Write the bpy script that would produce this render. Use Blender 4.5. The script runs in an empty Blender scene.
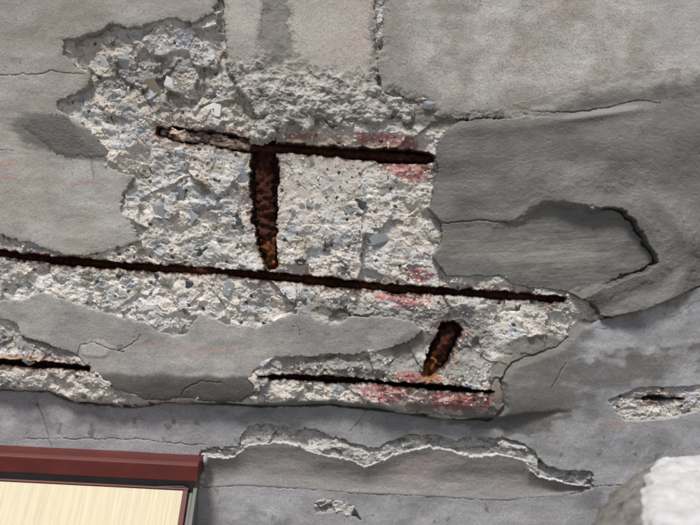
import bpy, bmesh, math, random
import numpy as np
from mathutils import Vector, Matrix
random.seed(7)

# ---------------------------------------------------------------- camera, sky, sun, exposure
scene = bpy.context.scene
COL = scene.collection
CZ = 1.40                      # height of the camera above the ground (m)
DIST = 1.00                    # camera to wall face (m)
cam_data = bpy.data.cameras.new("camera")
cam = bpy.data.objects.new("camera", cam_data)
COL.objects.link(cam)
cam.location = (0, -DIST, CZ)
cam.rotation_euler = (math.radians(90), 0, 0)
cam_data.sensor_width = 36
cam_data.lens = 36 * DIST / 0.70
cam_data.clip_start = 0.01
cam_data.clip_end = 500
cam_data.dof.use_dof = True
cam_data.dof.focus_distance = DIST
cam_data.dof.aperture_fstop = 5.6
scene.camera = cam

SUN_EL, SUN_AZ = 62.0, -24.0   # azimuth from the wall's outward normal (-Y), negative = towards -X
world = bpy.data.worlds.new("World")
scene.world = world
world.use_nodes = True
wn = world.node_tree.nodes
bg = wn["Background"]
sky = wn.new("ShaderNodeTexSky")
sky.sky_type = 'NISHITA'
sky.sun_disc = False
sky.sun_elevation = math.radians(SUN_EL)
sky.sun_rotation = math.radians(180 + SUN_AZ)
sky.air_density = 1.0
sky.dust_density = 4.0
sky.ozone_density = 1.0
world.node_tree.links.new(sky.outputs[0], bg.inputs[0])
bg.inputs[1].default_value = 0.055
sun_data = bpy.data.lights.new("sun", 'SUN')
sun_data.energy = 2.7
sun_data.angle = math.radians(12)
sun_data.color = (1.0, 0.97, 0.93)
sun = bpy.data.objects.new("sun", sun_data)
COL.objects.link(sun)
a, e = math.radians(SUN_AZ), math.radians(SUN_EL)
to_sun = Vector((math.sin(a) * math.cos(e), -math.cos(a) * math.cos(e), math.sin(e)))
sun.rotation_euler = to_sun.to_track_quat('Z', 'Y').to_euler()
sun.location = to_sun * 5

scene.view_settings.view_transform = 'Standard'
scene.view_settings.look = 'None'
scene.view_settings.gamma = 1
scene.view_settings.use_curve_mapping = False
scene.view_settings.exposure = 0.44

# ---------------------------------------------------------------- numeric helpers
F = np.float32
def _hash(ix, iy, s):
    h = (ix.astype(np.int64) * 374761393 + iy.astype(np.int64) * 668265263 + s * 1442695041) & 0xFFFFFFFF
    h = ((h ^ (h >> 13)) * 1274126177) & 0xFFFFFFFF
    h = ((h ^ (h >> 16)) * 2246822519) & 0xFFFFFFFF
    return h ^ (h >> 15)
def rnd(ix, iy, s):
    return ((_hash(ix, iy, s) & 0xFFFFFF) / F(0xFFFFFF)).astype(F)
_ang = np.linspace(0, 2 * np.pi, 256, endpoint=False)
GX, GY = np.cos(_ang).astype(F), np.sin(_ang).astype(F)
def perlin(x, y, s=0):
    x = x.astype(F); y = y.astype(F)
    xf = np.floor(x); yf = np.floor(y)
    fx = x - xf; fy = y - yf
    ix = xf.astype(np.int64); iy = yf.astype(np.int64)
    u = fx * fx * fx * (fx * (fx * 6 - 15) + 10); v = fy * fy * fy * (fy * (fy * 6 - 15) + 10)
    def g(dx, dy):
        k = (_hash(ix + dx, iy + dy, s) & 255).astype(np.int64)
        return GX[k] * (fx - dx) + GY[k] * (fy - dy)
    a0 = g(0, 0); a1 = g(1, 0); b0 = g(0, 1); b1 = g(1, 1)
    t = a0 + u * (a1 - a0); b = b0 + u * (b1 - b0)
    return (t + v * (b - t)) * F(1.5)
def fbm(x, y, wl, octv=4, s=0, gain=0.5, ridged=False):
    out = np.zeros(x.shape, F); amp = 1.0; tot = 0
    for k in range(octv):
        n = perlin(x / wl + 17.3 * k, y / wl - 9.1 * k, s + k)
        if ridged: n = 1 - 2 * np.abs(n)
        out += F(amp) * n; tot += amp
        amp *= gain; wl *= 0.5
    return out / F(tot)
def worley(x, y, size, s=0, jit=0.9):
    """nearest cell: distance, edge distance, id hash coords, offset vector"""
    x = x / F(size); y = y / F(size)
    ix = np.floor(x).astype(np.int64); iy = np.floor(y).astype(np.int64)
    f1 = np.full(x.shape, 9, F); f2 = np.full(x.shape, 9, F)
    bi = np.zeros(x.shape, np.int64); bj = np.zeros(x.shape, np.int64)
    ox = np.zeros(x.shape, F); oy = np.zeros(x.shape, F)
    for dx in (-1, 0, 1):
        for dy in (-1, 0, 1):
            cx = ix + dx; cy = iy + dy
            px = cx + 0.5 + (rnd(cx, cy, s) - 0.5) * jit; py = cy + 0.5 + (rnd(cx, cy, s + 1) - 0.5) * jit
            qx = (x - px).astype(F); qy = (y - py).astype(F)
            d = qx * qx + qy * qy
            m = d < f1
            f2 = np.where(m, f1, np.minimum(f2, d)); f1 = np.where(m, d, f1)
            bi = np.where(m, cx, bi); bj = np.where(m, cy, bj)
            ox = np.where(m, qx, ox); oy = np.where(m, qy, oy)
    return np.sqrt(f1), np.sqrt(f2) - np.sqrt(f1), bi, bj, ox, oy
def facets(x, y, size, s):
    """tilted planes per cell: broken, chipped look, range about -1..1"""
    f1, ed, bi, bj, ox, oy = worley(x, y, size, s)
    tx = rnd(bi, bj, s + 5) - 0.5; ty = rnd(bi, bj, s + 6) - 0.5; o = rnd(bi, bj, s + 7) - 0.5
    return 2.2 * (tx * ox + ty * oy) + 1.1 * o
def sstep(a_, b_, x):
    t = np.clip((x - a_) / (b_ - a_), 0, 1)
    return (t * t * (3 - 2 * t)).astype(F)
def lerp(a_, b_, t):
    return a_ + (b_ - a_) * t

# ---------------------------------------------------------------- the wall's grid, millimetres on its face
# (U to the right, V downwards; the view centre is U 350, V 262.5; depth grows towards the street)
STEP = 0.70
def axis(lo, hi, out_lo, out_hi):
    mid = np.arange(lo, hi + STEP, STEP)
    def grow(start, end, sgn):
        r = []; s_ = STEP; p = start
        while (p - end) * sgn < 0:
            s_ = min(s_ * 1.06, 60); p = p + sgn * s_; r.append(p)
        return np.array(r)
    return np.concatenate([grow(lo, out_lo, -1)[::-1], mid, grow(mid[-1], out_hi, 1)]).astype(F)
AU = axis(-18, 718, -1400, 2100)
AV = axis(-6, 536, -1300, 1652)
AV = np.concatenate([AV[AV < 1655], [F(1662.0)]]).astype(F)
U, V = np.meshgrid(AU, AV)
NV, NU = U.shape
def world_xyz(u, v, d):
    return (u - 350.0) / 1000.0, -d / 1000.0, CZ - (v - 262.5) / 1000.0

def seg_dist(pts, closed):
    d2 = np.full(U.shape, 1e9, F); n = len(pts)
    for i in range(n if closed else n - 1):
        ax, ay = pts[i][:2]; bx, by = pts[(i + 1) % n][:2]
        ex, ey = bx - ax, by - ay
        wx = U - F(ax); wy = V - F(ay)
        t = np.clip((wx * F(ex) + wy * F(ey)) / F(ex * ex + ey * ey), 0, 1)
        np.minimum(d2, (wx - t * F(ex)) ** 2 + (wy - t * F(ey)) ** 2, out=d2)
    return np.sqrt(d2)
def poly_sd(pts, margin=45):
    """signed distance in mm, positive inside"""
    global U, V
    p = np.array(pts); M_ = margin
    i0, i1 = np.searchsorted(AU, [p[:, 0].min() - M_, p[:, 0].max() + M_]); j0, j1 = np.searchsorted(AV, [p[:, 1].min() - M_, p[:, 1].max() + M_])
    if (i1 - i0) * (j1 - j0) < 0.8 * U.size:
        u0, v0 = U, V
        U, V = u0[j0:j1, i0:i1], v0[j0:j1, i0:i1]
        r = _poly_sd(pts)
        U, V = u0, v0
        out = np.full(U.shape, -M_, F); out[j0:j1, i0:i1] = r
        return out
    return _poly_sd(pts)
def chaikin(pts, n=1):
    for _ in range(n):
        q = []
        for i in range(len(pts)):
            a_, b_ = pts[i], pts[(i + 1) % len(pts)]
            q += [(0.75 * a_[0] + 0.25 * b_[0], 0.75 * a_[1] + 0.25 * b_[1]), (0.25 * a_[0] + 0.75 * b_[0], 0.25 * a_[1] + 0.75 * b_[1])]
        pts = q
    return pts
def _poly_sd(pts):
    d = seg_dist(pts, True)
    ins = np.zeros(U.shape, bool); n = len(pts)
    for i in range(n):
        ax, ay = pts[i]; bx, by = pts[(i + 1) % n]
        if ay == by: continue
        c = ((F(ay) > V) != (F(by) > V))
        ins ^= c & (U < F(bx - ax) * (V - F(ay)) / F(by - ay) + F(ax))
    return np.where(ins, d, -d)
def line_sd(pts):
    """distance to a polyline minus its own half width (u, v, half width); positive inside"""
    best = np.full(U.shape, -1e9, F)
    for i in range(len(pts) - 1):
        ax, ay, aw = pts[i]; bx, by, bw = pts[i + 1]
        ex, ey = bx - ax, by - ay
        wx = U - F(ax); wy = V - F(ay)
        t = np.clip((wx * F(ex) + wy * F(ey)) / F(ex * ex + ey * ey), 0, 1)
        d = np.sqrt((wx - t * F(ex)) ** 2 + (wy - t * F(ey)) ** 2)
        np.maximum(best, aw + (bw - aw) * t - d, out=best)
    return best
def curve(pts, u):
    p = np.array(pts, F)
    return np.interp(u, p[:, 0], p[:, 1]).astype(F)
def blob(u0, v0, ru, rv, rot=0):
    c, s_ = math.cos(math.radians(rot)), math.sin(math.radians(rot))
    x = (U - u0) * c + (V - v0) * s_; y = -(U - u0) * s_ + (V - v0) * c
    return np.exp(-((x / ru) ** 2 + (y / rv) ** 2)).astype(F)

# shared noises
N60 = fbm(U, V, 60, 4, 11)
N18 = fbm(U, V, 18, 4, 21)
N6 = fbm(U, V, 6, 3, 31)
N2 = fbm(U, V, 2.2, 2, 41)
JAG = 4.2 * N18 + 2.6 * N6 + 0.8 * N2          # ragged edge, mm
WU = U + 5 * fbm(U, V, 20, 3, 51); WV = V + 5 * fbm(U, V, 20, 3, 61)

# ---------------------------------------------------------------- large form: the lip of the beam and the recess below
LIP = [(-1400, 372), (0, 388), (45, 391), (75, 402), (130, 406), (165, 401), (215, 403), (260, 405), (330, 404), (400, 411), (445, 417), (500, 418), (560, 410), (2100, 410)]
lip = curve(LIP, U) + 2.0 * fbm(U, V * 0 + 3, 30, 3, 71)
fade = 1 - sstep(470, 590, U)
base = -9 * fade * sstep(-1, 4, V - lip) - 4 * fade * np.clip((V - lip + 24) / 24, 0, 1) ** 2 + 1.6 * N60
base += fade * 3 * sstep(20, 90, V - lip)
bulge = fade * sstep(-70, -18, V - lip) * (1 - sstep(-3, 4, V - lip))
base += 3.0 * bulge

# slots where the bars lie
S1 = [(160, 131, 2), (172, 133, 6), (200, 137, 6), (235, 142, 5.5), (250, 146, 5), (300, 149, 4.5), (350, 152.5, 5), (400, 156, 5), (428, 157.5, 4), (433, 158, 2)]
S2 = [(-300, 222, 4), (-10, 253, 4), (60, 261, 3.6), (130, 266.5, 3.6), (200, 270.5, 4.2), (270, 276, 4.0), (340, 284, 3.8), (400, 289, 3.6), (470, 293.5, 3.6), (530, 297.5, 3.5), (564, 300, 2.5)]
S3 = [(-300, 342, 3), (0, 361.5, 3), (40, 365, 3), (88, 369, 2)]
S4 = [(258, 376, 1.5), (285, 378.5, 3), (320, 379.5, 2.8), (370, 382, 2.2), (420, 386, 2.4), (470, 390, 2.2), (494, 392, 1)]
ST1 = [(263, 148, 13), (263, 172, 13), (264, 196, 13), (265, 222, 11.5), (268, 245, 8.5), (270, 262, 6)]
ST2 = [(452, 330, 8), (444, 346, 9.5), (436, 360, 10), (429, 370, 7)]
SR = [(638, 399.5, 0.6), (650, 398.5, 1.6), (672, 399.5, 1.2), (684, 399, 0.3)]
slot_sd = [line_sd(s_) + (0.9 if k_ == 0 else -0.2) + 1.5 * N6 + 3.0 * N18 + 0.4 * N2 + 1.5 * perlin(U / 47, V / 60, 95) - 0.5 for k_, s_ in enumerate((S1, S2, S3, S4, SR))]
st_sd = [line_sd(s_) + 1.2 + 2.0 * perlin(U / 22, V / 22, 96) + 2.2 * N6 + 5.0 * N18 + 0.6 * N2 for s_ in (ST1, ST2)]
SLOT = np.maximum.reduce(slot_sd); STIR = np.maximum.reduce(st_sd)

# ---------------------------------------------------------------- outlines of the coats
P1 = [(-1600, -1500), (217, -1500), (219, 0), (216, 14), (196, 24), (170, 19), (140, 30), (112, 24), (88, 36), (66, 42), (62, 54), (75, 62), (89, 74), (91, 86), (75, 95), (57, 102), (62, 112), (78, 118), (92, 132), (108, 150), (108, 165), (134, 177), (125, 194), (123, 212), (136, 230), (139, 240), (127, 246), (103, 254), (69, 258), (45, 250), (31, 243), (14, 239), (0, 236), (-20, 231), (-300, 205), (-1600, 150)]
P2 = [(214, -1500), (222, 0), (225, 52), (227, 72), (234, 83), (245, 85), (253, 74), (260, 56), (266, 0), (270, -1500)]
P3 = [(286, -1500), (286, 20), (292, 52), (303, 69), (315, 78), (340, 85), (366, 92), (372, 75), (375, 50), (377, 10), (374, -1500)]
P4 = [(379, -1500), (382, 20), (378, 52), (377, 80), (381, 94), (394, 92), (410, 99), (428, 108), (440, 118), (470, 120), (540, 120), (640, 112), (760, 95), (2300, 60), (2300, -1500)]
P5 = [(-1600, 205), (-300, 262), (0, 300), (24, 299), (41, 292), (62, 298), (89, 307), (120, 316), (144, 321), (165, 333), (185, 333), (199, 312), (231, 324), (257, 327), (291, 313), (307, 314), (319, 321), (338, 324), (351, 316), (389, 316), (410, 320), (427, 329), (411, 342), (376, 354), (326, 357), (279, 358), (263, 366), (253, 376), (259, 382), (257, 393), (241, 404), (213, 404), (182, 399), (165, 402), (144, 400), (113, 389), (89, 371), (77, 356), (62, 350), (41, 343), (20, 336), (14, 324), (0, 321), (-300, 305), (-1600, 260)]
M1 = [(433, 156), (434, 146), (445, 128), (458, 120), (468, 112), (494, 111), (512, 104), (540, 97), (560, 88), (580, 79), (620, 72), (700, 66), (900, 58), (1000, 110), (960, 190), (820, 250), (700, 300), (676, 316), (644, 324), (612, 328), (592, 331), (600, 320), (595, 308), (580, 300), (566, 293), (512, 287), (500, 278), (446, 278), (431, 258), (440, 242), (440, 224), (428, 210), (432, 190), (436, 168)]
T = [(420, 224), (480, 222), (512, 225), (532, 212), (545, 205), (560, 204), (576, 210), (592, 211), (608, 207), (622, 208), (630, 218), (638, 230), (648, 243), (655, 255), (655, 264), (645, 271), (625, 278), (600, 288), (570, 294), (540, 320), (420, 320)]
M3 = [(14, 128), (28, 113), (50, 107), (72, 111), (80, 126), (100, 146), (116, 158), (85, 164), (55, 161), (44, 150), (30, 137)]
BT = [(200, 454), (212, 451), (235, 450), (241, 438), (247, 431), (259, 427), (290, 430), (314, 433), (344, 443), (368, 450), (380, 450), (393, 443), (410, 439), (431, 436), (459, 444), (490, 440), (520, 443), (538, 455), (545, 465), (565, 472), (591, 472), (592, 484)]
BL = [(200, 459), (231, 458), (248, 445), (283, 443), (300, 448), (320, 456), (344, 460), (367, 468), (386, 460), (403, 453), (431, 448), (452, 453), (479, 457), (503, 455), (527, 462), (531, 472), (551, 479), (586, 486), (592, 486)]
BB = [(196, 491), (240, 488), (300, 492), (350, 496), (400, 498), (440, 500), (480, 503), (510, 503), (560, 497), (594, 489)]
HQ = [(198, 456)] + BT + BB[::-1]
P7 = BL + [(u_, v_ + 7) for u_, v_ in BB[::-1]]
HR = [(316, 508), (325, 505), (345, 508), (352, 511), (360, 523), (350, 517), (342, 514), (317, 515)]
M4 = [(224, -500), (223, 20), (226, 60), (229, 80), (234, 90), (243, 97), (249, 108), (252, 118), (249, 128), (246, 137), (252, 143), (268, 142), (280, 132), (294, 126), (302, 134), (314, 131), (322, 124), (338, 127), (352, 121), (366, 129), (380, 127), (394, 121), (408, 125), (419, 117), (416, 106), (402, 96), (388, 92), (381, 80), (379, 40), (380, -500)]
HS = [(610, 401), (622, 396), (640, 389), (690, 388), (740, 382), (790, 380), (780, 398), (740, 402), (700, 409), (668, 419), (625, 420), (617, 411)]
P6 = [(-1600, 376), (0, 391), (45, 394), (75, 405), (130, 409), (165, 404), (215, 406), (260, 408), (330, 407), (400, 414), (445, 420), (490, 421), (502, 405), (497, 380), (510, 360), (556, 345), (580, 322), (640, 310), (700, 285), (820, 230), (1000, 60), (2300, 0), (2300, 1800), (-1600, 1800)]

sd1 = poly_sd(P1) + JAG
sd2 = poly_sd(P2) + 1.3 * JAG
sd3 = poly_sd(P3) + 1.4 * JAG
sd4 = poly_sd(P4) + 1.2 * JAG
sd5 = poly_sd(P5) + 0.7 * JAG
sdM = poly_sd(M1) + 0.6 * JAG
sdT = poly_sd(chaikin(T), 400) + 0.6 * JAG + 2.2 * N18 + 1.2 * N6
sdB = poly_sd(M3) + 0.8 * JAG
sdL = poly_sd(M4) + 1.1 * JAG
holes = np.maximum.reduce([poly_sd(HQ) + 1.0 * JAG - 1.0, poly_sd(HR) + 0.4 * JAG, poly_sd(HS) + 0.5 * JAG])
sd6 = np.minimum(poly_sd(P6) + 0.4 * JAG, -holes)
sd7 = poly_sd(P7) + 0.75 * JAG
for sd in (sd1, sd2, sd3, sd4, sd5, sd6):                      # never over a slot
    np.minimum(sd, -SLOT - 1.2 + 0.8 * N6, out=sd)
    np.minimum(sd, -STIR - 1.5, out=sd)
np.minimum(sd1, 600 + 0 * sd1, out=sd1)

# ---------------------------------------------------------------- hair cracks, mm polylines
def crack(pts, w=0.9):
    return sstep(-w, w * 0.4, line_sd([(x_, y_, 0.0) for x_, y_ in pts]) + 0.0 + 0 * U)
CU, CV = U, V
def wobble_crack(pts, w=0.8, amp=2.0):
    global U, V
    u0, v0 = U, V
    U = u0 + amp * N18 + 0.6 * amp * N6; V = v0 + amp * fbm(u0, v0, 14, 3, 91) + 0.5 * amp * fbm(u0, v0, 5, 2, 92)
    c = crack(pts, w)
    U, V = u0, v0
    return c
CR1 = np.maximum.reduce([wobble_crack([(-40, 78), (10, 74), (36, 74), (51, 71), (86, 74)], 0.9), wobble_crack([(91, 158), (92, 166), (94, 180)], 0.8), wobble_crack([(-20, 148), (4, 151), (16, 150)], 0.4)])
CR5 = np.maximum.reduce([wobble_crack([(118, 352), (124, 349), (137, 341), (141, 334)], 0.8), wobble_crack([(182, 396), (186, 388), (200, 381), (222, 381)], 0.9), wobble_crack([(290, 326), (298, 327), (299, 336)], 0.4), wobble_crack([(77, 356), (80, 344), (96, 342), (112, 350), (124, 352)], 0.7)])
CR6 = np.maximum.reduce([wobble_crack([(31, 398), (36, 415), (46, 444), (52, 470)], 0.7), wobble_crack([(552, 388), (560, 374), (566, 363)], 1.0, 1), wobble_crack([(204, 448), (180, 446), (150, 443), (90, 441), (20, 441)], 0.7), wobble_crack([(350, 434), (362, 420), (368, 408)], 0.4, 1), wobble_crack([(590, 487), (630, 484), (700, 478)], 0.5)])
CRM = np.maximum.reduce([wobble_crack([(450, 127), (458, 120), (468, 113), (482, 116), (494, 114), (504, 108), (514, 105), (532, 112)], 2.2, 3.0), wobble_crack([(532, 112), (580, 112), (604, 109), (640, 100), (660, 104)], 0.8), wobble_crack([(440, 224), (480, 220), (508, 223)], 1.0, 1.4), wobble_crack([(586, 303), (595, 309), (599, 317), (595, 327)], 2.0, 1.5)])

# ---------------------------------------------------------------- heights
f28 = worley(WU + 3 * N18, WV + 3 * N18, 24, 111)
def tilt(w_, s_):
    f1_, ed_, bi_, bj_, ox_, oy_ = w_
    return 2.2 * ((rnd(bi_, bj_, s_ + 5) - 0.5) * ox_ + (rnd(bi_, bj_, s_ + 6) - 0.5) * oy_) + 1.1 * (rnd(bi_, bj_, s_ + 7) - 0.5)
f11 = worley(WU + 2 * N6, WV + 2 * N6, 11, 116)
RU, RV = U * 0.998 + V * 0.07, V * 0.998 - U * 0.07
crumb = fbm(RU * 0.62 + 4 * N18, RV + 4 * N18, 15, 6, 145, 0.62, True)
crum2 = fbm(RU * 0.7, RV, 34, 4, 155, 0.5, True)
fac = 4.6 * facets(WU, WV, 62, 101) + 3.4 * tilt(f28, 111) + 1.2 * tilt(f11, 116) + 0.4 * facets(WU + 2 * N6, WV + 2 * N6, 5.5, 121)
rid = fbm(WU, WV, 26, 5, 141, 0.55, True)
# calmer zones: formed concrete right of the first stirrup, smeared mortar
calm = np.clip(1.2 * blob(308, 182, 38, 42) + 1.1 * blob(350, 168, 50, 16) + 0.7 * blob(225, 160, 22, 18) + 0.6 * blob(405, 240, 22, 18) + 0.6 * blob(490, 318, 40, 12), 0, 1)
smear = np.clip(1.4 * blob(275, 72, 16, 34, -12) + 1.2 * blob(525, 385, 34, 36) + blob(412, 345, 28, 13, -25) + blob(280, 408, 60, 4) + blob(345, 408, 60, 7, 5) + 0.8 * blob(325, 312, 22, 6, 10) + 0.9 * blob(430, 118, 30, 14, 10) + 0.9 * blob(460, 412, 55, 7, 8) + blob(545, 345, 30, 8) + 0.8 * blob(376, 90, 4, 40), 0, 1)
smear = sstep(0.25, 0.6, smear + 0.35 * N18 + 0.15 * N6)
lumpy = np.clip(1.3 * blob(315, 108, 62, 22, 6) + blob(405, 110, 26, 14) + 0.8 * blob(190, 95, 50, 36) + 0.6 * blob(100, 60, 40, 30), 0, 1)
amp = (1 - 0.82 * calm) * (1 - 0.72 * smear) * (1 + 0.35 * lumpy)
chunk = np.clip(1.15 * blob(150, 90, 80, 46), 0, 1)
CORE = base - 7.0 - 4 * chunk + 4 * bulge + amp * ((1 + 0.5 * chunk) * fac + (2.9 - 1.6 * chunk) * crumb + 3.2 * crum2 + 0.6 * rid + 4.0 * N60 + 0.8 * N18 + 0.4 * N6 + 0.2 * N2) - 1.6 + 3 * lumpy + 2 * smear
CORE -= 3.0 * blob(237, 100, 7, 36) * (1 - smear)
CORE = np.where(holes > -4, np.minimum(CORE, base + np.where(U < 600, -5.5 + 4.5 * np.clip((V - curve(BT, U)) / np.maximum(curve(BL, U) - curve(BT, U), 4), 0, 1), -5.5) + 0.25 * fac + 2.2 * crumb + 1.0 * N6 + 2.4 * fbm(U, V * 2.8, 14, 4, 151)), CORE)
f1a, eda, bia, bja, _, _ = worley(U + 1.5 * N6, V + 1.5 * N6, 15, 171)
f1b, edb, bib, bjb, _, _ = worley(U + N2, V + N2, 7, 181)
sta = (rnd(bia, bja, 175) < 0.10) & (eda > 0.18) & (f1a < 0.48)
stb = (rnd(bib, bjb, 185) < 0.10) & (edb > 0.16) & (f1b < 0.5)
pit = (rnd(bib, bjb, 187) > 0.96) & (f1b < 0.26)
CORE = CORE - 1.6 * pit * (1 - smear)
slot_depth = lerp(0, 26, sstep(-1.0, 1.2, SLOT))
CORE = CORE - slot_depth
CORE = np.where(STIR > -1.2, lerp(CORE, np.minimum(CORE, -22 + 2 * N6), sstep(-1.2, 1.5, STIR)), CORE)
CORE = CORE - 14 * sstep(2.0, 5.0, np.maximum(sd6, sd7 - 1))
edge_out = np.maximum.reduce([np.abs(U - 350) - 900, np.abs(V - 262) - 900])

grain = 0.12 * N2 + 0.15 * N6
def coat(sd, top, w=1.4, drop=16):
    return top - drop * (1 - sstep(0, w, sd))
H1 = coat(sd1, base + 0.5 * N60 + 0.35 * N18 + grain - 1.6 * CR1 - 0.4 * (1 - sstep(0, 5, sd1)))
H2 = coat(sd2, base - 0.6 + 0.5 * N18 + grain - 0.6 * (1 - sstep(0, 6, sd2)))
H3 = coat(sd3, base - 0.5 + 0.35 * N18 + grain - 0.9 * (1 - sstep(0, 9, sd3)))
pitted = np.clip(perlin(U / 2.6, V / 2.0, 201) - 0.35, 0, 1) * 2.2
H4 = coat(sd4, base + 0.4 * N18 + grain - 0.25 * pitted - 1.8 * (1 - sstep(0, 10, sd4)))
H5 = coat(sd5, base + 0.6 * N60 + 0.4 * N18 + grain - 1.8 * CR5 - 0.3 * (1 - sstep(0, 5, sd5)) + 0.9 * sstep(0.2, 0.5, blob(96, 349, 15, 8) + 0.2 * N18) + 0.7 * sstep(372, 378, V + 2 * N18) * fade, 1.4)
s6 = fbm(U * 0.77 + V * 0.64, (V * 0.77 - U * 0.64) * 0.22, 9, 3, 211)
w6 = sstep(480, 505, U) * sstep(602, 588, U) * sstep(432, 415, V) * (holes < -12)
H6 = coat(sd6, base - 1.0 + 1.2 * fbm(U, V * 1.6, 70, 3, 221) + 0.25 * N18 + 0.12 * s6 + grain * 0.7 - 1.5 * CR6 - 4.5 * np.exp(-(np.maximum(V - curve(BB, U), 0) / 26) ** 2) * sstep(80, 40, V - curve(BB, U)) * sstep(185, 215, U) * sstep(600, 570, U) * (V > curve(BB, U) - 8), 1.4 + 9 * w6, 16 - 9 * w6)
tt = np.clip((V - curve(BL, U)) / np.maximum(curve(BB, U) - curve(BL, U), 4), 0, 1)
H7 = coat(sd7, base + 0.3 - 0.4 * np.maximum(V - curve(BB, U) + 1, 0) - 7.5 * np.sin(2.3 * tt) ** 1.2 + 0.8 * fbm(U, V * 2.5, 40, 4, 231) + grain, 1.2)
HB = coat(sdB - 2, H1 + 0.5 + 0.3 * N18 + 0.25 * N2, 8.0, 0.9)
# the big patch: trowelled round the tongue
lump = fbm(WU, WV, 22, 5, 601, 0.6, True)
rgh = 0.14 + 0.86 * sstep(48, 86, V + 14 * N18 + 5 * N6 - 0.10 * (U - 290))
HL = base + 1.0 + rgh * (4.0 * lump + 2.5 * crumb + 1.6 * tilt(f11, 116) + 2.0 * N18 + 1.4 * N6 + 0.5 * N2) - 13 * (1 - sstep(0, 5, sdL)) * (0.35 + 0.65 * sstep(70, 100, V)) - 2.8 * sstep(96, 72, V)
gp = np.maximum(np.where(sd4 > 1, H4, -30), np.where(sd6 > 1, H6, -30))
cov = sstep(-3, 4, np.maximum(sd4, sd6))
sw = fbm(sdT * 1.0 + 4 * N18, (U * 0.8 + V * 0.25) * 0.10 + 2 * N60, 5, 3, 241)
hz = fbm(U * 0.10, V + 0.06 * U + 2 * N18, 5, 4, 251)
topM = base + 3.2 + 7.0 * fbm(U, V * 1.5, 110, 2, 261) + 0.3 * sw + 0.16 * N2 + 0.12 * N6 + 0.35 * N18 - 1.3 * np.clip(perlin(U / 4.2, V / 3.4, 271) - 0.52, 0, 1)
topM += 4.5 * np.exp(-(np.minimum(sdT + 6, 0) / 26) ** 2) * sstep(495, 560, U) * sstep(-60, -6, 0 * U - 6 + np.minimum(0, 0)) * (1 - sstep(275, 330, V))
topM += sstep(520, 600, U) * (2.6 * np.exp(-((sdT + 34) / 9) ** 2) - 1.6 * np.exp(-((sdT + 19) / 8) ** 2)) * sstep(180, 215, V)
topM += 2.0 * blob(470, 190, 40, 16) + 1.8 * blob(620, 150, 70, 20, -10) - 1.2 * blob(560, 165, 60, 12)
topM += 1.6 * blob(500, 128, 60, 8, -3) + 2.4 * blob(595, 116, 46, 4.5, -8) - 1.4 * blob(620, 104, 60, 6, -8)
topT = base - 3.8 + 0.55 * hz + 0.6 * N18 + 0.25 * N6 + 0.12 * N2 + 1.4 * blob(520, 262, 60, 10) - 1.0 * blob(640, 250, 14, 22)
wT = lerp(11, 1.3, sstep(580, 612, U)) + 6 * sstep(520, 470, U)
tmask = sstep(-0.5 * wT, 0.5 * wT, sdT)
topM = lerp(topM, topT, tmask * (0.35 + 0.65 * sstep(470, 540, U)))
topM -= 3.4 * CRM * (1 - 0.6 * tmask)
rim = np.exp(-((sdT - 0.6) / 1.1) ** 2) * sstep(590, 618, U) * (1 - sstep(272, 290, V))
topM -= 5.0 * rim
he = lerp(-22 + 0 * U, gp - 0.5, cov)
HM = he + (topM - he) * sstep(0, 1, sdM / lerp(2.0, 30.0, cov)) 
HM = np.where(cov > 0.5, np.maximum(HM, np.where(sdM > 0, gp + 0.25 + 0.2 * N6, HM)), HM)

# ---------------------------------------------------------------- colours of the wall's own matter (linear albedo)
def rgb(r, g, b): return np.array([r, g, b], F)
def flat(c): return np.broadcast_to(c, U.shape + (3,)).astype(F).copy()
def mixc(c, c2, t):
    return c + (c2 - c) * np.asarray(t, F)[..., None]
def mul(c, t): return c * np.asarray(t, F)[..., None]

pink_spots = [(385, 141, 44, 8, 6), (300, 136, 16, 4, 0), (408, 169, 30, 14, 10), (402, 298, 30, 11, 6), (420, 275, 16, 9, 0), (385, 392, 34, 12, 4), (455, 399, 40, 11, 4), (420, 378, 30, 7, 8), (424, 160, 6, 6, 0)]
pink = np.zeros(U.shape, F)
for p in pink_spots: pink = np.maximum(pink, blob(*p))
pink = sstep(0.32, 0.66, pink + 0.45 * N6 + 0.25 * N18 - 0.05)

CC = flat(rgb(0.60, 0.555, 0.50))
CC = mixc(CC, rgb(0.45, 0.44, 0.425), 0.55 * sstep(-0.15, 0.5, N60 + 0.5 * N18))
white = sstep(-0.05, 0.45, N18 + 0.55 * N6 + 0.35 * (blob(250, 330, 330, 50) + blob(60, 290, 120, 30) + blob(180, 200, 60, 50)) - 0.15)
CC = mixc(CC, rgb(0.76, 0.735, 0.69), 0.7 * white)
q62 = worley(WU, WV, 62, 101); q62 = rnd(q62[2], q62[3], 779)
CC = mixc(CC, rgb(0.40, 0.355, 0.29), 0.55 * chunk * (q62 > 0.55))
CC = mixc(CC, rgb(0.36, 0.365, 0.37), 0.5 * chunk * (q62 < 0.3))
q28 = rnd(f28[2], f28[3], 777); q11 = rnd(f11[2], f11[3], 778)
CC = mixc(CC, rgb(0.50, 0.535, 0.575), 0.5 * (1 - 0.8 * calm) * (q28 < 0.20) * sstep(0.02, 0.12, f28[1]))
CC = mixc(CC, rgb(0.30, 0.315, 0.33), 0.4 * (1 - 0.8 * calm) * ((q28 > 0.20) & (q28 < 0.28)) * sstep(0.02, 0.12, f28[1]))
CC = mixc(CC, rgb(0.45, 0.49, 0.54), 0.42 * (1 - 0.8 * calm) * (q11 < 0.13))
CC = mixc(CC, rgb(0.30, 0.275, 0.235), 0.4 * (1 - 0.8 * calm) * (q11 > 0.90))
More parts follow.
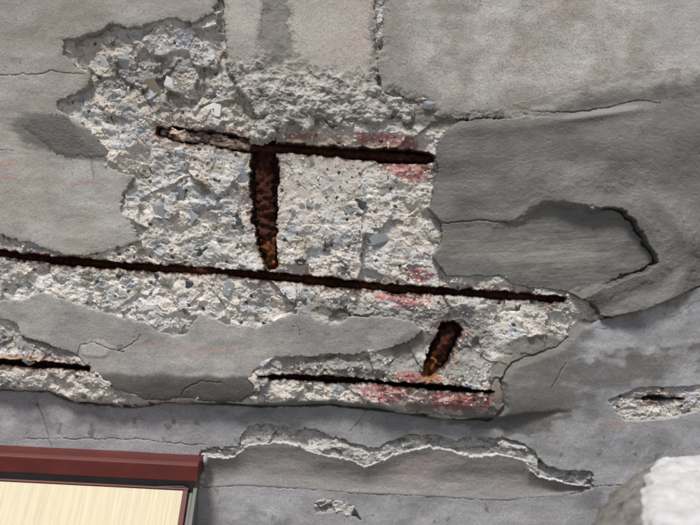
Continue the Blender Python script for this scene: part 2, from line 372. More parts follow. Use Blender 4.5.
pal = np.array([(0.30, 0.34, 0.385), (0.42, 0.45, 0.48), (0.20, 0.215, 0.225), (0.55, 0.57, 0.58), (0.33, 0.29, 0.23), (0.11, 0.12, 0.125), (0.38, 0.41, 0.45)], F)
ka = (rnd(bia, bja, 176) * 6.999).astype(int); kb = (rnd(bib, bjb, 186) * 6.999).astype(int)
CC = np.where(stb[..., None], lerp(CC, pal[kb], 0.75), CC)
CC = np.where(sta[..., None], lerp(CC, pal[ka], 0.8), CC)
CC = mixc(CC, rgb(0.09, 0.085, 0.08), 0.8 * pit)
specks = sstep(0.42, 0.6, perlin(U / 2.1, V / 2.1, 301)) * 0.25
CC = mixc(CC, rgb(0.17, 0.165, 0.155), specks)
grey_zone = np.clip(1.1 * blob(345, 310, 60, 10, 6) + 0.8 * blob(430, 320, 40, 14) + 0.9 * blob(470, 345, 26, 40) + blob(340, 364, 70, 10) + blob(45, 345, 60, 12, 8) + blob(410, 370, 40, 12) + 0.8 * blob(550, 306, 30, 7) + 0.7 * blob(150, 75, 70, 30), 0, 1)
CC = mixc(CC, rgb(0.235, 0.228, 0.215), 0.8 * sstep(0.3, 0.62, grey_zone + 0.5 * N18 + 0.3 * N6))
CC = mixc(CC, rgb(0.27, 0.255, 0.225), 0.6 * np.clip(1.3 * blob(315, 108, 62, 22, 6) + blob(405, 110, 26, 14) + 0.35 * lumpy, 0, 1))
CC = mixc(CC, rgb(0.175, 0.165, 0.145), 0.9 * smear)
CC = mixc(CC, rgb(0.40, 0.065, 0.07), 0.8 * pink * (0.45 + 0.55 * sstep(-0.35, 0.35, N6 + 0.5 * N2)))
halo = sstep(-9, -1, np.maximum(SLOT, STIR) + 5 * N18 + 2 * N6) * sstep(-0.15, 0.4, N18 + 0.5 * N6 + 0.1)
CC = mixc(CC, rgb(0.30, 0.165, 0.105), 0.5 * halo)
brown = sstep(0.1, 0.5, 0.8 * blob(340, 145, 90, 8, 4) + 0.9 * blob(210, 132, 40, 5, 4) + 0.25 * N18)
CC = mixc(CC, rgb(0.23, 0.17, 0.13), 0.5 * brown)
rust_d = np.maximum(SLOT + 1.6, STIR + 0.6) + 1.6 * N6
rm = sstep(-1.5, 0.8, rust_d)
CC = mixc(CC, mixc(flat(rgb(0.028, 0.011, 0.007)), rgb(0.17, 0.05, 0.018), sstep(0.15, 0.6, N6)), rm * (1 - 0.7 * sstep(-3, 1, slot_sd[4])))
CC = mixc(CC, rgb(0.40, 0.20, 0.08), 0.6 * sstep(0.3, 0.7, blob(432, 378, 14, 5) + blob(270, 262, 10, 8) + blob(20, 358, 30, 4) + 0.3 * N6))
CC = mul(CC, 1 + 0.10 * N2 + 0.10 * N6)
hole_c = sstep(-5, -1, holes)
lay = sstep(0.0, 0.35, fbm(U * 0.5, V * 2.2, 10, 4, 155, 0.6))
CC = mixc(CC, mixc(flat(rgb(0.46, 0.455, 0.44)), rgb(0.14, 0.14, 0.138), lay), 0.8 * hole_c * (1 - sstep(595, 605, U)))

orange = lambda m: np.clip(m, 0, 1)
def hz_(w_): return fbm(U * 0.12, V - 0.1 * U + 2 * N18, w_, 4, 251)
str1 = sstep(0.12, 0.5, fbm(U * 0.12, V + 0.08 * U, 7, 3, 311) + 0.25 * N6)
C1 = flat(rgb(0.365, 0.345, 0.315))
C1 = mixc(C1, rgb(0.43, 0.42, 0.40), sstep(-0.2, 0.4, N60))
stk = fbm(RU * 0.16, RV + 1.5 * N18, 9, 5, 325, 0.6)
blot = fbm(U * 0.7, V, 26, 5, 326, 0.6)
C1 = mul(C1, 1 + 0.22 * stk + 0.22 * blot)
C1 = mixc(C1, rgb(0.24, 0.215, 0.19), 0.35 * sstep(150, 60, V))
C1 = mixc(C1, rgb(0.25, 0.23, 0.205), 0.55 * sstep(0.0, 0.5, fbm(U * 0.25, V, 16, 4, 321)) * sstep(220, 120, V))
C1 = mixc(C1, rgb(0.46, 0.26, 0.20), 0.8 * str1 * np.clip(blob(45, 172, 70, 14, 8) + blob(20, 190, 40, 8, 8) + 0.4 * blob(20, 215, 60, 12), 0, 1))
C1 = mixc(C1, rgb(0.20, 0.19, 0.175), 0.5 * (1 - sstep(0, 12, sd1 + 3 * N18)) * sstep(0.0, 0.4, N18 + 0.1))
damp = sstep(0.15, 0.55, 1.25 * blob(48, 132, 40, 18, 14) + blob(92, 150, 26, 12, 10) * 0.9 + 0.35 * hz_(5) + 0.2 * N18 - 0.1)
C1 = mixc(C1, rgb(0.135, 0.13, 0.12), 0.85 * damp)
C1 = mixc(C1, rgb(0.14, 0.13, 0.12), 0.8 * CR1)
dots = sstep(0.50, 0.62, perlin(U / 3.1, V / 3.1, 331)) * sstep(0.0, 0.3, N60 + 0.1)
C1 = mixc(C1, rgb(0.20, 0.19, 0.175), 0.5 * dots)

rd = sstep(0.22, 0.42, perlin(U / 2.3, V / 1.9, 341) + 0.35 * perlin(U / 7, V / 7, 342)) * sstep(-0.2, 0.5, fbm(U, V, 38, 3, 343) + 0.15)
dk = sstep(0.34, 0.5, perlin(U / 1.7, V / 1.5, 351) + 0.3 * N18)
C4 = flat(rgb(0.46, 0.45, 0.43))
C4 = mixc(C4, rgb(0.34, 0.325, 0.295), sstep(-0.3, 0.4, N60 + 0.5 * N18))
C4 = mul(C4, 1 + 0.18 * stk + 0.22 * blot)
C4 = mixc(C4, rgb(0.45, 0.22, 0.17), 0.5 * rd)
C4 = mixc(C4, rgb(0.19, 0.175, 0.155), 0.62 * dk * sstep(-0.3, 0.3, N18 + 0.2))
low = 1 - sstep(0, 34, sd4 + 22 * N18 + 8 * N6 - 6)
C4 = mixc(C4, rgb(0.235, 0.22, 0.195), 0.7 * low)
C4 = mixc(C4, rgb(0.40, 0.41, 0.42), 0.6 * sstep(620, 690, U) * sstep(80, 50, V))
C3 = mixc(flat(rgb(0.46, 0.435, 0.40)), rgb(0.52, 0.25, 0.18), 0.55 * rd * sstep(310, 335, U))
C3 = mixc(C3, rgb(0.24, 0.22, 0.20), 0.45 * dk)
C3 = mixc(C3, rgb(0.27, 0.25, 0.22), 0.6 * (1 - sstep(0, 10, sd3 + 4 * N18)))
C2 = mixc(flat(rgb(0.43, 0.41, 0.38)), rgb(0.28, 0.26, 0.235), 0.5 * dk)
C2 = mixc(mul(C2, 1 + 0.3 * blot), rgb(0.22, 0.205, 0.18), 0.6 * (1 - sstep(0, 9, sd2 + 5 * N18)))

C5 = flat(rgb(0.33, 0.318, 0.30))
C5 = mixc(C5, rgb(0.26, 0.255, 0.25), sstep(-0.2, 0.4, N60))
C5 = mul(C5, 1 + 0.25 * stk + 0.25 * blot)
C5 = C5 * F(1.12)
C5 = mixc(C5, rgb(0.20, 0.198, 0.193), 0.5 * sstep(0.0, 0.4, blot + 0.3 * blob(330, 340, 110, 24)))
C5 = mixc(C5, rgb(0.47, 0.30, 0.23), 0.85 * str1 * np.clip(blob(195, 358, 85, 15, 4) + blob(28, 332, 30, 7, 12) + 0.5 * blob(120, 372, 60, 8), 0, 1))
C5 = mixc(C5, rgb(0.44, 0.42, 0.385), 0.7 * sstep(0.2, 0.5, blob(96, 349, 15, 8) + 0.2 * N18))
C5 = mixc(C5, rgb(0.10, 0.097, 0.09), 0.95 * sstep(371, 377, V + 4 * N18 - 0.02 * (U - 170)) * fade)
C5 = mixc(C5, rgb(0.20, 0.195, 0.185), 0.8 * np.clip(smear, 0, 1) + 0.4 * dots * (1 - smear))
scuff = sstep(0.28, 0.5, fbm(U * 0.5, V, 7, 3, 361)) * np.clip(blob(120, 343, 40, 14) + blob(350, 335, 40, 12), 0, 1)
C5 = mixc(C5, rgb(0.13, 0.125, 0.12), 0.8 * scuff)
C5 = mixc(C5, rgb(0.10, 0.10, 0.095), 0.8 * CR5)
C5 = mul(C5, 1 + 0.07 * fbm(U * 0.2, V, 6, 3, 365))

C6 = flat(rgb(0.28, 0.28, 0.285))
C6 = mixc(C6, rgb(0.35, 0.352, 0.365), sstep(-0.25, 0.35, fbm(U, V, 90, 4, 371)))
C6 = mixc(C6, rgb(0.40, 0.41, 0.44), 0.55 * sstep(0.05, 0.5, s6 + 0.4 * N60) * sstep(480, 600, U))
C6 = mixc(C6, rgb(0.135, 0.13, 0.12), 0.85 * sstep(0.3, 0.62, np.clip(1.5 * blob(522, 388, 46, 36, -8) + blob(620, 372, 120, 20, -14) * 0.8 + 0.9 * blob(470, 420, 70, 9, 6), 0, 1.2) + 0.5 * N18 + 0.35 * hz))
C6 = mixc(C6, rgb(0.12, 0.12, 0.12), 0.75 * sstep(0.35, 0.55, fbm(U, V, 16, 4, 381) + 0.25 * np.clip(blob(70, 428, 40, 12) + blob(160, 432, 30, 12), 0, 1)))
C6 = mixc(C6, rgb(0.36, 0.22, 0.20), 0.45 * str1 * np.clip(blob(620, 425, 90, 12, -4) + blob(100, 440, 80, 12), 0, 1))
C6 = mixc(C6, rgb(0.42, 0.43, 0.45), 0.35 * sstep(0.5, 0.62, fbm((U + V) * 0.9, (V - U) * 0.16, 9, 2, 391)) * sstep(0.1, 0.3, N60))
C6 = mixc(C6, rgb(0.17, 0.17, 0.178), 0.6 * sstep(0.0, 0.4, fbm(U * 0.6, V, 34, 5, 395)))
C6 = mixc(C6, rgb(0.35, 0.35, 0.365), 0.5 * sstep(0.15, 0.45, fbm(U * 0.5, V, 22, 5, 396)))
C6 = mul(C6, 1 + 0.20 * stk + 0.28 * blot)
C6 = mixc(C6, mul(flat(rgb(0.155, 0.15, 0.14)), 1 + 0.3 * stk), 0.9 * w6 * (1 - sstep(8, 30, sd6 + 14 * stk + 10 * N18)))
C6 = mixc(C6, rgb(0.10, 0.10, 0.10), 0.8 * CR6)
C7 = flat(rgb(0.215, 0.21, 0.205))
C7 = mixc(C7, rgb(0.27, 0.235, 0.23), sstep(0, 0.4, fbm(U * 0.4, V, 30, 3, 401)))
C7 = mixc(C7, rgb(0.15, 0.15, 0.145), 0.7 * sstep(0.0, 0.45, fbm(U * 0.25, V, 18, 4, 411)))
C7 = C7 * F(1.25)
C7 = mixc(C7, rgb(0.66, 0.65, 0.63), 0.9 * (1 - sstep(0.4, 2.4, sd7 + 0.6 * N6)) * sstep(20, 6, V - curve(BL, U)))  # light catching the upward edge, put into the colour as a white line

CM = flat(rgb(0.148, 0.145, 0.136))
CM = mixc(CM, rgb(0.185, 0.182, 0.172), sstep(-0.3, 0.4, N60 + 0.3 * N18))
CM = mul(CM, (1 + 0.14 * sw + 0.08 * N2) * (1 + 0.30 * blot) * (1 + 0.12 * stk))
CM = mixc(CM, rgb(0.25, 0.235, 0.21), 0.8 * tmask * sstep(0.15, 0.6, 0.6 * hz + 0.8 * blob(525, 254, 90, 12, 2) + 0.4 * blot))
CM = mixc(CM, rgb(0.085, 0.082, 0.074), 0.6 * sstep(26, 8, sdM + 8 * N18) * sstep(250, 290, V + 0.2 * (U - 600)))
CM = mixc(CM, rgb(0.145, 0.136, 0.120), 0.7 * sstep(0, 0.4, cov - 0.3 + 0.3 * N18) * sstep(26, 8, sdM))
CM = mixc(CM, rgb(0.27, 0.265, 0.245), 0.6 * sstep(0.25, 0.5, blob(598, 113, 40, 4, -8) + 0.15 * N6))
thin = cov * (1 - sstep(0, 24, sdM + 16 * N18 + 9 * stk + 5 * N6 - 2))
CM = mixc(CM, np.where((sd4 > sd6)[..., None], C4, C6), 0.95 * thin)
CM = mixc(CM, rgb(0.05, 0.047, 0.042), 0.8 * np.maximum(CRM * 0.8, rim))
CB = mul(flat(rgb(0.120, 0.118, 0.110)), 1 + 0.10 * hz + 0.06 * N2)

CL = mixc(flat(rgb(0.235, 0.225, 0.20)), rgb(0.47, 0.455, 0.42), sstep(-0.1, 0.6, lump * 0.7 + 0.6 * N6 + 0.4 * N18) * rgh)
CL = mixc(CL, rgb(0.13, 0.125, 0.11), 0.6 * sstep(0.1, 0.45, -N18 + 0.3 * N6))
CL = mul(CL, 1 + 0.15 * N2)
# ---------------------------------------------------------------- materials
def new_mat(name):
    m = bpy.data.materials.new(name); m.use_nodes = True
    return m, m.node_tree.nodes, m.node_tree.links, m.node_tree.nodes["Principled BSDF"]
def attr_mat(name, rough, grain_scale, bump, var=0.18, spec=0.3, streak=None):
    """albedo from the mesh's own colour, broken up by fine procedural grain, with fine relief"""
    m, n, l, b = new_mat(name)
    at_ = n.new("ShaderNodeAttribute"); at_.attribute_name = "tone"
    tc = n.new("ShaderNodeTexCoord")
    mp = n.new("ShaderNodeMapping"); l.new(tc.outputs["Object"], mp.inputs[0])
    if streak: mp.inputs["Scale"].default_value = streak
    nz = n.new("ShaderNodeTexNoise"); nz.inputs["Scale"].default_value = grain_scale; nz.inputs["Detail"].default_value = 5; nz.inputs["Roughness"].default_value = 0.7
    l.new(mp.outputs[0], nz.inputs["Vector"])
    mr = n.new("ShaderNodeMapRange"); mr.inputs[1].default_value = 0.3; mr.inputs[2].default_value = 0.7
    mr.inputs[3].default_value = 1 - var; mr.inputs[4].default_value = 1 + var
    l.new(nz.outputs[0], mr.inputs[0])
    vm = n.new("ShaderNodeVectorMath"); vm.operation = 'SCALE'
    l.new(at_.outputs["Color"], vm.inputs[0]); l.new(mr.outputs[0], vm.inputs["Scale"])
    l.new(vm.outputs[0], b.inputs["Base Color"])
    b.inputs["Roughness"].default_value = rough
    b.inputs["Specular IOR Level"].default_value = spec
    n2 = n.new("ShaderNodeTexNoise"); n2.inputs["Scale"].default_value = grain_scale * 0.8; n2.inputs["Detail"].default_value = 6; n2.inputs["Roughness"].default_value = 0.75
    l.new(mp.outputs[0], n2.inputs["Vector"])
    bp = n.new("ShaderNodeBump"); bp.inputs["Strength"].default_value = bump; bp.inputs["Distance"].default_value = 0.001
    l.new(n2.outputs[0], bp.inputs["Height"]); l.new(bp.outputs[0], b.inputs["Normal"])
    return m
M_CORE = attr_mat("broken_concrete", 0.85, 560, 0.8, 0.15, 0.4)
M_COAT = attr_mat("old_render", 0.85, 520, 0.7, 0.2)
M_LOW = attr_mat("grey_skim", 0.7, 460, 0.55, 0.2)
M_MORT = attr_mat("fresh_mortar", 0.45, 700, 0.8, 0.16, 0.4)
def plain_mat(name, c1, c2, scale, rough=0.8, bump=0.4, spec=0.3, metal=0.0, dist=0.0006, stretch=None, c3=None):
    m, n, l, b = new_mat(name)
    tc = n.new("ShaderNodeTexCoord"); mp = n.new("ShaderNodeMapping"); l.new(tc.outputs["Object"], mp.inputs[0])
    if stretch: mp.inputs["Scale"].default_value = stretch
    nz = n.new("ShaderNodeTexNoise"); nz.inputs["Scale"].default_value = scale; nz.inputs["Detail"].default_value = 6; nz.inputs["Roughness"].default_value = 0.65
    l.new(mp.outputs[0], nz.inputs["Vector"])
    cr = n.new("ShaderNodeValToRGB"); cr.color_ramp.elements[0].position = 0.40 if "crust" in name else 0.36; cr.color_ramp.elements[1].position = 0.56 if "crust" in name else 0.64
    cr.color_ramp.elements[0].color = (*c1, 1); cr.color_ramp.elements[1].color = (*c2, 1)
    if c3:
        e3 = cr.color_ramp.elements.new(0.72); e3.color = (*c3, 1)
    l.new(nz.outputs[0], cr.inputs[0]); l.new(cr.outputs[0], b.inputs["Base Color"])
    b.inputs["Roughness"].default_value = rough; b.inputs["Specular IOR Level"].default_value = spec; b.inputs["Metallic"].default_value = metal
    bp = n.new("ShaderNodeBump"); bp.inputs["Strength"].default_value = bump; bp.inputs["Distance"].default_value = dist
    l.new(nz.outputs[0], bp.inputs["Height"]); l.new(bp.outputs[0], b.inputs["Normal"])
    return m
M_RUST = plain_mat("rust", (0.008, 0.004, 0.003), (0.085, 0.022, 0.009), 240, 0.95, 0.8, c3=(0.24, 0.075, 0.02))
M_CRUST = plain_mat("pale_rust_crust", (0.045, 0.015, 0.008), (0.58, 0.46, 0.38), 190, 0.95, 1.0, dist=0.0015, stretch=(0.4, 1, 1))
M_ORANGE = plain_mat("orange_rust", (0.025, 0.009, 0.005), (0.26, 0.085, 0.022), 190, 0.95, 0.8)
STONES = [plain_mat("blue_grey_stone", (0.20, 0.218, 0.238), (0.36, 0.383, 0.405), 90, 0.75, 0.4),
          plain_mat("pale_stone", (0.46, 0.47, 0.475), (0.64, 0.65, 0.655), 90, 0.7, 0.4),
          plain_mat("grey_stone", (0.15, 0.158, 0.16), (0.27, 0.275, 0.275), 110, 0.75, 0.4),
          plain_mat("black_stone", (0.030, 0.033, 0.036), (0.075, 0.08, 0.085), 110, 0.5, 0.3, 0.5),
          plain_mat("brown_stone", (0.20, 0.165, 0.115), (0.33, 0.29, 0.22), 110, 0.75, 0.4)]

# ---------------------------------------------------------------- mesh building
def link(o, parent=None):
    COL.objects.link(o)
    if parent: o.parent = parent
    return o
def sheet(name, H, keep, C, mat, parent, label=None):
    """one height sheet of the wall: only the quads whose four corners are kept"""
    k = keep
    q = k[:-1, :-1] & k[1:, :-1] & k[:-1, 1:] & k[1:, 1:]
    used = np.zeros(k.shape, bool)
    used[:-1, :-1] |= q; used[1:, :-1] |= q; used[:-1, 1:] |= q; used[1:, 1:] |= q
    idx = np.full(k.shape, -1, np.int32); nv = int(used.sum()); idx[used] = np.arange(nv)
    x, y, z = world_xyz(U[used], V[used], H[used])
    co = np.stack([x, y, z], 1).astype(F)
    quads = np.stack([idx[:-1, :-1][q], idx[1:, :-1][q], idx[1:, 1:][q], idx[:-1, 1:][q]], 1)
    nf = len(quads)
    me = bpy.data.meshes.new(name)
    me.vertices.add(nv); me.vertices.foreach_set("co", co.ravel())
    me.loops.add(nf * 4); me.loops.foreach_set("vertex_index", quads.ravel().astype(np.int32))
    me.polygons.add(nf); me.polygons.foreach_set("loop_start", np.arange(0, nf * 4, 4, dtype=np.int32))
    me.update(calc_edges=True)
    me.polygons.foreach_set("use_smooth", np.ones(nf, bool))
    ca = me.color_attributes.new("tone", 'FLOAT_COLOR', 'POINT')
    c4 = np.ones((nv, 4), F); c4[:, :3] = np.clip(C[used], 0.005, 0.85)
    ca.data.foreach_set("color", c4.ravel())
    me.materials.append(mat)
    o = link(bpy.data.objects.new(name, me), parent)
    if label: o["label"] = label
    return o
def mesh_obj(name, bm, mat, parent=None, smooth=False):
    me = bpy.data.meshes.new(name); bm.to_mesh(me); bm.free()
    if smooth: me.polygons.foreach_set("use_smooth", [True] * len(me.polygons))
    me.materials.append(mat)
    return link(bpy.data.objects.new(name, me), parent)
def empty(name, loc=(0, 0, 0)):
    o = bpy.data.objects.new(name, None); o.location = loc; o.empty_display_size = 0.1
    return link(o)

# ---------------------------------------------------------------- ground
M_GROUND = plain_mat("paving", (0.20, 0.195, 0.185), (0.30, 0.29, 0.275), 9, 0.9, 0.3, dist=0.004)
bm = bmesh.new()
bmesh.ops.create_grid(bm, x_segments=8, y_segments=8, size=150)
ground = mesh_obj("ground", bm, M_GROUND)
ground["kind"] = "structure"

# ---------------------------------------------------------------- the wall
wall = empty("concrete_wall", (0, 0, 0))
wall["label"] = "spalled grey concrete wall with exposed rusty bars and patched mortar"
wall["category"] = "wall"
cover = np.maximum.reduce([sd1, sd2, sd3, sd4, sd5, sd6, sd7, np.where(sdM > 0, sdM, -9), np.where(sdL > 0, sdL - 3, -9)])
far = (np.abs(U - 350) > 420) | (np.abs(V - 262) > 330)
core = sheet("concrete_core", CORE, (cover < 5.0), CC, M_CORE, wall, "broken pale concrete with exposed aggregate")
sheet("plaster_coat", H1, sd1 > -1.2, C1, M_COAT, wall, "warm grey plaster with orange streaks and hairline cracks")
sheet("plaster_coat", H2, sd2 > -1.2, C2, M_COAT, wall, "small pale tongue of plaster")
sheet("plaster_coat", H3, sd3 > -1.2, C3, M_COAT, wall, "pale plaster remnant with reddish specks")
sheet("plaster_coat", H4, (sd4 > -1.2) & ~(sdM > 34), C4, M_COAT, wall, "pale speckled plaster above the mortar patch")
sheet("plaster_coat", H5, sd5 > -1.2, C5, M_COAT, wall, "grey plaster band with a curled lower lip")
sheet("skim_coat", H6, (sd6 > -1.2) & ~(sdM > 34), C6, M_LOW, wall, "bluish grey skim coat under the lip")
sheet("plaster_ledge", H7, sd7 > -1.2, C7, M_LOW, wall, "dark plaster with a chipped top edge tinted white as lit from above")
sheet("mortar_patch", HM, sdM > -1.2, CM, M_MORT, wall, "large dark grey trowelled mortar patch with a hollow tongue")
sheet("mortar_smear", HL, sdL > -1.0, CL, M_CORE, wall, "lumpy grey mortar slop hanging over the top bar")
sheet("mortar_patch", HB, sdB > -1.2, CB, M_MORT, wall, "small dark damp mortar dab")
bm = bmesh.new()
bmesh.ops.create_cube(bm, size=1, matrix=Matrix.Translation((0, 0.145, 1.33)) @ Matrix.Diagonal((3.4, 0.20, 2.66, 1)))
mesh_obj("wall_backing", bm, M_GROUND, wall)

# surface sampling
def gi(u, v):
    return int(np.clip(np.searchsorted(AV, v), 0, NV - 1)), int(np.clip(np.searchsorted(AU, u), 0, NU - 1))
EXPOSED = (cover < -2.0) & (SLOT < -3) & (STIR < -2.5)

# ---------------------------------------------------------------- bars
def bar(name, pts, mat, parent, seg=14, rib=9.0, rough=0.12, seed=1, label=None):
    """ribbed bar through (u, v, depth of its axis, radius), millimetres"""
    rng = np.random.RandomState(seed)
    P = np.array(pts, float); L = np.concatenate([[0], np.cumsum(np.linalg.norm(np.diff(P[:, :2], axis=0), axis=1))])
    n = int(L[-1] / 1.3) + 2; s_ = np.linspace(0, L[-1], n)
    Q = np.stack([np.interp(s_, L, P[:, k]) for k in range(4)], 1)
    bm = bmesh.new(); rings = []
    nx = fbm(np.tile(s_[:, None], (1, seg)), np.tile(np.arange(seg)[None] * 2.0, (n, 1)), 7, 3, seed * 7)
    for i in range(n):
        t = Q[min(i + 1, n - 1), :2] - Q[max(i - 1, 0), :2]; t = t / np.linalg.norm(t); nn = np.array([-t[1], t[0]])
        ring = []
        for k in range(seg):
            a_ = 2 * math.pi * k / seg
            ph = (s_[i] + 1.5 * math.sin(a_)) % rib / rib
            r = Q[i, 3] * (1 + 0.10 * math.exp(-((ph - 0.5) / 0.14) ** 2) + rough * 1.6 * nx[i, k])
            if i in (0, n - 1): r *= 0.6
            c_, d_ = math.cos(a_) * r, math.sin(a_) * r
            ring.append(bm.verts.new(world_xyz(Q[i, 0] + nn[0] * c_, Q[i, 1] + nn[1] * c_, Q[i, 2] + d_)))
        rings.append(ring)
    for i in range(n - 1):
        for k in range(seg):
            bm.faces.new((rings[i][k], rings[i + 1][k], rings[i + 1][(k + 1) % seg], rings[i][(k + 1) % seg]))
    bm.faces.new(rings[0][::-1]); bm.faces.new(rings[-1])
    bmesh.ops.recalc_face_normals(bm, faces=bm.faces)
    o = mesh_obj(name, bm, mat, parent, True)
    if label: o["label"] = label
    return o
bar("rebar", [(158, 131, -14, 3.8), (172, 133.5, -10, 5.2), (205, 138, -9, 5.6), (232, 142, -10, 5.2), (250, 146, -18, 4.6)], M_CRUST, wall, seg=26, rib=1e9, rough=0.6, seed=3, label="flaking rusty bar crusted with pale scale")
bar("rebar", [(246, 145.5, -18, 4.6), (300, 149, -19, 4.6), (350, 152.5, -19, 4.8), (434, 158, -19, 4.6)], M_RUST, wall, rough=0.2, seed=4)
bar("rebar", [(-300, 222, -19, 4.5), (-10, 253, -19, 4.5), (60, 261, -19, 4.4), (130, 266.5, -18, 4.4), (200, 270.5, -15, 4.6), (270, 276, -18, 4.4), (340, 284, -19, 4.4), (400, 289, -19, 4.3), (470, 293.5, -19, 4.3), (566, 300, -18, 4.2)], M_RUST, wall, rough=0.2, seed=5)
bar("rebar", [(-300, 342, -20, 4), (0, 361.5, -20, 4), (40, 365, -20, 4), (92, 369, -21, 3.8)], M_RUST, wall, rough=0.2, seed=6)
bar("rebar", [(256, 376.5, -21, 3.8), (320, 379.5, -21, 4), (420, 386, -21, 4), (496, 392, -21, 3.6)], M_RUST, wall, rough=0.2, seed=7)
bar("stirrup", [(263, 138, -27, 8), (263, 172, -21, 9), (264, 205, -19, 9), (266, 232, -18, 8.5), (267.5, 240, -17, 7.6)], M_RUST, wall, seg=26, rib=1e9, rough=0.5, seed=8, label="dark rusted upright bar in its slot")
bar("stirrup", [(454, 324, -22, 6.5), (444, 346, -17, 7.5), (436, 361, -17, 7)], M_RUST, wall, seg=26, rib=1e9, rough=0.5, seed=9, label="short slanted rusted bar end")
bar("stirrup_end", [(267, 237, -18, 7.2), (269, 250, -16, 6.6), (271, 267, -18, 4.6)], M_ORANGE, wall, seg=26, rib=1e9, rough=0.7, seed=10, label="orange flaking end of the upright bar")
bar("stirrup_end", [(437, 359, -18, 6.8), (431, 370, -16, 6.0), (425, 379, -18, 4.5)], M_ORANGE, wall, seg=26, rib=1e9, rough=0.7, seed=11, label="orange flaking end of the slanted bar")
# rust flakes standing off the bars
def hull(name, rng, n=16, flatz=0.55):
    bm = bmesh.new()
    for _ in range(n):
        p = rng.normal(size=3); p /= np.linalg.norm(p); p *= rng.uniform(0.8, 1.05)
        bm.verts.new((p[0], p[1] * flatz, p[2]))
    r = bmesh.ops.convex_hull(bm, input=bm.verts)
    bmesh.ops.delete(bm, geom=[g for g in r["geom_interior"] if isinstance(g, bmesh.types.BMVert)], context='VERTS')
    me = bpy.data.meshes.new(name); bm.to_mesh(me); bm.free()
    return me
rng = np.random.RandomState(12)
HULLS = [hull("stone_shape", rng, int(rng.randint(8, 12)), rng.uniform(0.5, 0.8)) for _ in range(16)]
for m in HULLS: m.materials.append(STONES[0])
def piece(name, u, v, d, su, sv, sd_, mat, parent, rot=None):
    o = bpy.data.objects.new(name, HULLS[rng.randint(16)])
    o.location = world_xyz(u, v, d)
    o.rotation_euler = (rng.uniform(-0.35, 0.35), rng.uniform(0, 6.28) if rot is None else rot, rng.uniform(-0.35, 0.35))
    o.scale = (su / 1000, sd_ / 1000, sv / 1000)
    link(o, parent)
    o.material_slots[0].link = 'OBJECT'; o.material_slots[0].material = mat
    return o
for (u, v, s_, mt) in [(258, 186, 3.5, M_RUST), (270, 205, 3, M_RUST), (182, 132, 5, M_CRUST), (196, 134, 6, M_CRUST), (214, 137, 6, M_CRUST), (228, 141, 5, M_CRUST), (204, 143, 4, M_RUST), (188, 140, 4, M_CRUST), (222, 146, 4, M_RUST), (240, 143, 4, M_CRUST)]:
    piece("rust_flake", u, v, -10, s_, s_ * 0.5, 1.6, mt, wall, 0.12)

# ---------------------------------------------------------------- aggregate stones that can be picked out
BLU, PAL, GRY, BLK, BRN = STONES
named = [(330, 240, 8, 6, BLK), (200, 250, 8, 5, BLK), (120, 275, 6, 4, BLK), (300, 262, 6, 4, BLK), (470, 320, 8, 6, GRY), (520, 310, 7, 5, BLK), (395, 312, 8, 5, GRY), (300, 300, 7, 5, GRY), (190, 285, 7, 5, BLK), (90, 300, 6, 4, GRY), (160, 245, 8, 6, GRY), (212, 95, 8, 7, BLK), (263, 119, 5, 4, GRY), (178, 110, 5, 4, GRY), (311, 163, 6, 5, GRY), (289, 161, 5, 3, GRY), (325, 173, 5, 4, BRN), (361, 169, 3, 5, BLK), (361, 190, 9, 7, BLU), (357, 206, 9, 8, BLK), (348, 208, 7, 7, GRY), (313, 201, 9, 7, BLU), (303, 188, 5, 4, GRY), (297, 184, 4, 4, BLU), (323, 209, 6, 6, BRN), (294, 210, 4, 4, BLU), (383, 240, 12, 8, BLU), (367, 226, 10, 6, PAL), (413, 252, 7, 5, GRY), (364, 264, 8, 5, GRY), (294, 232, 5, 4, GRY), (381, 191, 5, 5, BLU), (343, 264, 5, 4, BRN), (329, 254, 6, 5, BLU),
         (235, 220, 9, 6, BLK), (237, 241, 13, 7, PAL), (210, 207, 6, 5, GRY), (240, 177, 12, 11, BLU), (176, 192, 10, 8, BLU), (158, 212, 9, 9, BLU), (187, 217, 9, 8, BLU), (177, 165, 9, 6, BLU), (218, 205, 6, 8, GRY), (184, 181, 5, 5, GRY), (214, 227, 5, 4, BRN),
         (116, 294, 8, 6.5, GRY), (63, 281, 7, 5, BLU), (20, 287, 8, 7, BLU), (45, 286, 8, 5, PAL), (226, 287, 9, 7, BLU), (236, 247, 6, 5, GRY), (175, 327, 9, 6, BLU), (31, 359, 8, 6, BLU), (151, 311, 7, 5, PAL), (213, 304, 8, 5, PAL), (156, 276, 5, 3, BLK),
         (263, 301, 14, 9, BLU), (241, 297, 7, 6, PAL), (357, 318, 9, 5, PAL), (351, 371, 8, 6, BLU), (337, 363, 7, 5, BRN), (307, 387, 6, 5, BLU), (264, 393, 8, 4, BLU), (130, 66, 14, 11, BLU), (100, 60, 10, 8, PAL), (185, 62, 11, 9, BLU), (150, 90, 14, 11, BRN), (170, 80, 9, 8, PAL), (120, 90, 9, 7, PAL), (195, 100, 8, 7, GRY), (214, 110, 10, 7, PAL), (575, 478, 4, 3, PAL), (578, 473, 5, 3.5, PAL), (430, 104, 8, 5, BLU), (420, 92, 6, 5, PAL)]
count = 0
for (u, v, a_, b_, mt) in named:
    j, i = gi(u, v)
    big = max(a_, b_)
    piece("stone", u, v, float(CORE[max(j - 2, 0):j + 3, max(i - 2, 0):i + 3].mean()) - 0.13 * big, a_ * 1.25, b_ * 1.3, 0.5 * big, mt, core, rng.uniform(-0.5, 0.5)); count += 1
cand = np.argwhere(EXPOSED & (U > -15) & (U < 715) & (V > 0) & (V < 535) & (smear < 0.4))
placed = [(n_[0], n_[1], max(n_[2], n_[3])) for n_ in named]
tries = 0
